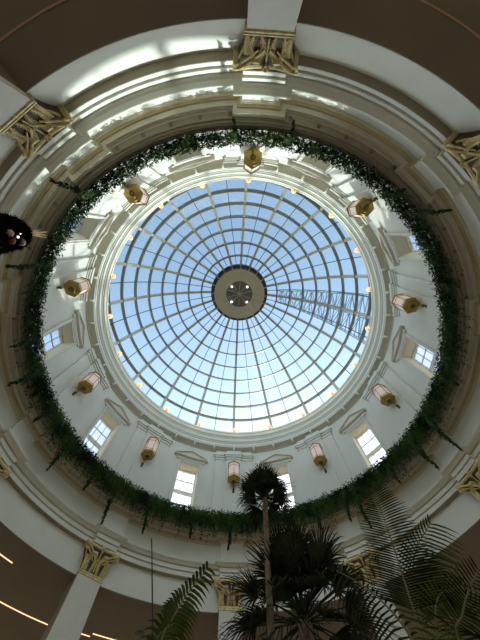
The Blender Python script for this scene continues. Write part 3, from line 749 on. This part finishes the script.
# small feather palm at the right corner
random.seed(12)
fb2 = Vec((1.80, -1.92, 0)); f2 = tag(empty('feather_palm', fb2), 'bushy feather palm with dark narrow leaflets in the lower right corner', 'palm tree', 'palms on the rotunda floor')
pot(f2, 0, 0, .4); b = MB(); b.tube([(0, 0, .5), (0, .01, 1.1), (0, 0, 1.6)], [.10, .09, .08], 12); b.build('trunk', M['trunk'], f2, 60)
rel = lambda pts: [Vec(q) - fb2 for q in pts]
feather_frond(f2, rel([(1.80, -1.92, 1.55), (1.72, -1.86, 2.4), (1.74, -1.83, 2.98), (1.87, -1.90, 3.12), (2.0, -1.97, 3.24), (2.18, -2.07, 3.36)]), .36, M['feather'], (-.45, -.80, -.35), 26, .35, .30, .007, .4)
feather_frond(f2, rel([(1.84, -1.94, 1.55), (2.02, -2.02, 2.4), (2.12, -2.06, 2.9), (2.10, -2.04, 3.15), (1.99, -1.97, 3.27)]), .12, M['feather'], (-.45, -.80, -.35), 14, .5, .3, .006, .4)
feather_frond(f2, rel([(1.78, -1.92, 1.55), (1.60, -1.86, 2.3), (1.56, -1.82, 2.7), (1.60, -1.86, 2.9), (1.72, -1.93, 2.95)]), .28, M['feathergreen'], (-.4, -.8, -.35), 16, .35, .3, .008, .4)
feather_frond(f2, rel([(1.80, -1.90, 1.55), (1.78, -1.7, 2.2), (1.82, -1.55, 2.6), (1.9, -1.4, 2.7)]), .34, M['feather'], (.1, -.6, .75), 34, .35, .3, .008, .3)
# areca on the left
random.seed(13)
fb3 = Vec((-.98, -1.25, 0)); f3 = tag(empty('areca_palm', fb3), 'bright green areca palm frond rising in front of the lower wall band', 'palm tree', 'palms on the rotunda floor')
pot(f3, 0, 0, .38); rel = lambda pts: [Vec(q) - fb3 for q in pts]
b = MB(); b.tube([(0, 0, .5), (0, 0, 1.2), (.02, -.02, 1.9)], [.05, .04, .035], 10); b.tube([(.06, .05, .5), (.1, .08, 1.2), (.12, .09, 1.7)], [.04, .035, .03], 10); b.build('trunk', M['rachis'], f3, 60)
feather_frond(f3, rel([(-.97, -1.27, 1.85), (-.98, -1.29, 2.6), (-.94, -1.30, 3.25), (-.87, -1.28, 3.44), (-.75, -1.26, 3.66), (-.53, -1.23, 3.95)]), .36, M['areca'], (.16, -.87, -.46), 23, .65, .32, .018, .85, (.75, 1))
feather_frond(f3, rel([(-.97, -1.25, 1.85), (-1.06, -1.33, 2.6), (-1.04, -1.32, 3.1), (-.98, -1.31, 3.3), (-.84, -1.28, 3.42)]), .15, M['areca'], (.16, -.87, -.46), 12, .6, .45, .010, .6)
feather_frond(f3, rel([(-.96, -1.24, 1.85), (-.85, -1.1, 2.5), (-.7, -.95, 2.95), (-.45, -.8, 3.1)]), .32, M['areca'], (-.3, -.6, .7), 26, .4, .25, .020, .7)
feather_frond(f3, rel([(-.98, -1.22, 1.85), (-1.2, -1.0, 2.4), (-1.45, -.8, 2.7), (-1.7, -.6, 2.65)]), .32, M['areca'], (.3, -.4, .8), 26, .4, .2, .020, .7)

# ------------------------------------------------------------------ Christmas tree top at the left edge
random.seed(21)
tx, ty, tz = -3.62, -5.36, 6.47
ct = tag(empty('christmas_tree', (tx, ty, 0)), 'dark full Christmas tree at the photo edge with a gold starburst on top', 'Christmas tree')
b = MB(); b.tube([(0, 0, 0), (0, 0, 3), (0, 0, tz - .12)], [.12, .09, .02], 10); b.build('trunk', M['trunk'], ct)
b = MB(); b.lathe([(.5, 0), (.45, .05), (.15, .12), (.14, .35)], 24); b.build('tree_stand', M['dark'], ct)
def tree_r(z): 
    t = tz - z
    return .23 * min(1, (max(t, 0) / .28) ** .5) if t < .28 else .23 + (t - .28) * .12
for (z0, z1, dens) in ((5.5, tz, 5200), (4.2, 5.5, 2600), (2.4, 4.2, 2600), (.6, 2.4, 2600)):
    b = MB()
    b.lathe([(max(.02, tree_r(z0 + (z1 - z0) * i / 8) * .86), z0 + (z1 - z0) * i / 8) for i in range(8)] + [(max(.01, tree_r(z1) * .8), z1 - .02)], 20)
    for i in range(dens):
        z = z0 + (z1 - z0) * random.random() ** (1.0 if z1 < tz else .8); a = random.uniform(0, tau); rr = tree_r(z) * random.uniform(.84, 1.0)
        o = Vec((cos(a), sin(a), 0)); leaf(b, o * rr + Vec((0, 0, z)), o * .8 + Vec((0, 0, .5)) + rv() * .7, rv(), random.uniform(.05, .10), .008)
    b.build('branches', M['fir'], ct, 0)
st = tag(empty('tree_topper', (tx, ty, tz - .03)), 'spiky gold starburst topper standing on the Christmas tree tip', 'tree topper')
b = MB()
for i in range(14): b.ball(rv() * .05 + Vec((0, 0, .07)), random.uniform(.02, .04), 5)
b.tube([(0, 0, -.05), (0, 0, .1)], .012, 6); b.build('knot', M['gold'], st, 40)
for dx, dy, L in ((.06, -.02, .50), (.0, .04, .54), (-.05, -.06, .44), (.06, .09, .42)):
    b = MB(); b.tube([(0, 0, .06), (dx * .5, dy * .5, .06 + L * .5), (dx, dy, .06 + L)], [.022, .018, .003], 6); b.build('spike', M['gold'], st)
def bauble(dx, dy, z, r, m, label):
    o = tag(empty('bauble', (tx + dx, ty + dy, z)), label, 'bauble', 'baubles on the Christmas tree')
    b = MB(); b.ball((0, 0, 0), r, 14); b.build('ball', m, o, 60); b = MB(); b.lathe([(r * .25, r * .93), (r * .25, r * 1.15), (r * .1, r * 1.2)], 10); b.build('cap', M['gold'], o)
bauble(.28, .02, 5.80, .055, M['cream'], 'small cream bauble on the Christmas tree, beside the red one and farther from the topper')
bauble(.25, .12, 5.83, .06, M['red'], 'dark red bauble on the Christmas tree')
bauble(.20, .15, 6.09, .06, M['cream'], 'larger cream bauble on the Christmas tree, nearest the gold topper')
for dx, dy, z, rr, nm in ((.26, .075, 5.97, .018, 'bright fairy light on the Christmas tree between the two cream baubles'), (.25, .03, 6.05, .010, 'faint tiny fairy light on the Christmas tree nearest the tip')):
    o = tag(empty('fairy_light', (tx + dx, ty + dy, z)), nm, 'fairy light', 'fairy lights on the Christmas tree')
    b = MB(); b.ball((0, 0, 0), rr, 6); b.build('bulb', M['fairy'], o); b = MB(); b.tube([(0, 0, 0), (-.06, 0, -.02)], .006, 5); b.build('socket', M['wire'], o)
# thin black wire rising from the floor to the wall band
b = MB(); b.tube([(-.98, -1.30, 0.0), (-1.02, -1.32, 3.28), (-1.25, -1.38, 4.05), (-1.30, -1.40, 4.2)], .008, 5); tag(b.build('support_cane', M['wire']), 'thin dark upright cane beside the bright green areca frond', 'cane')
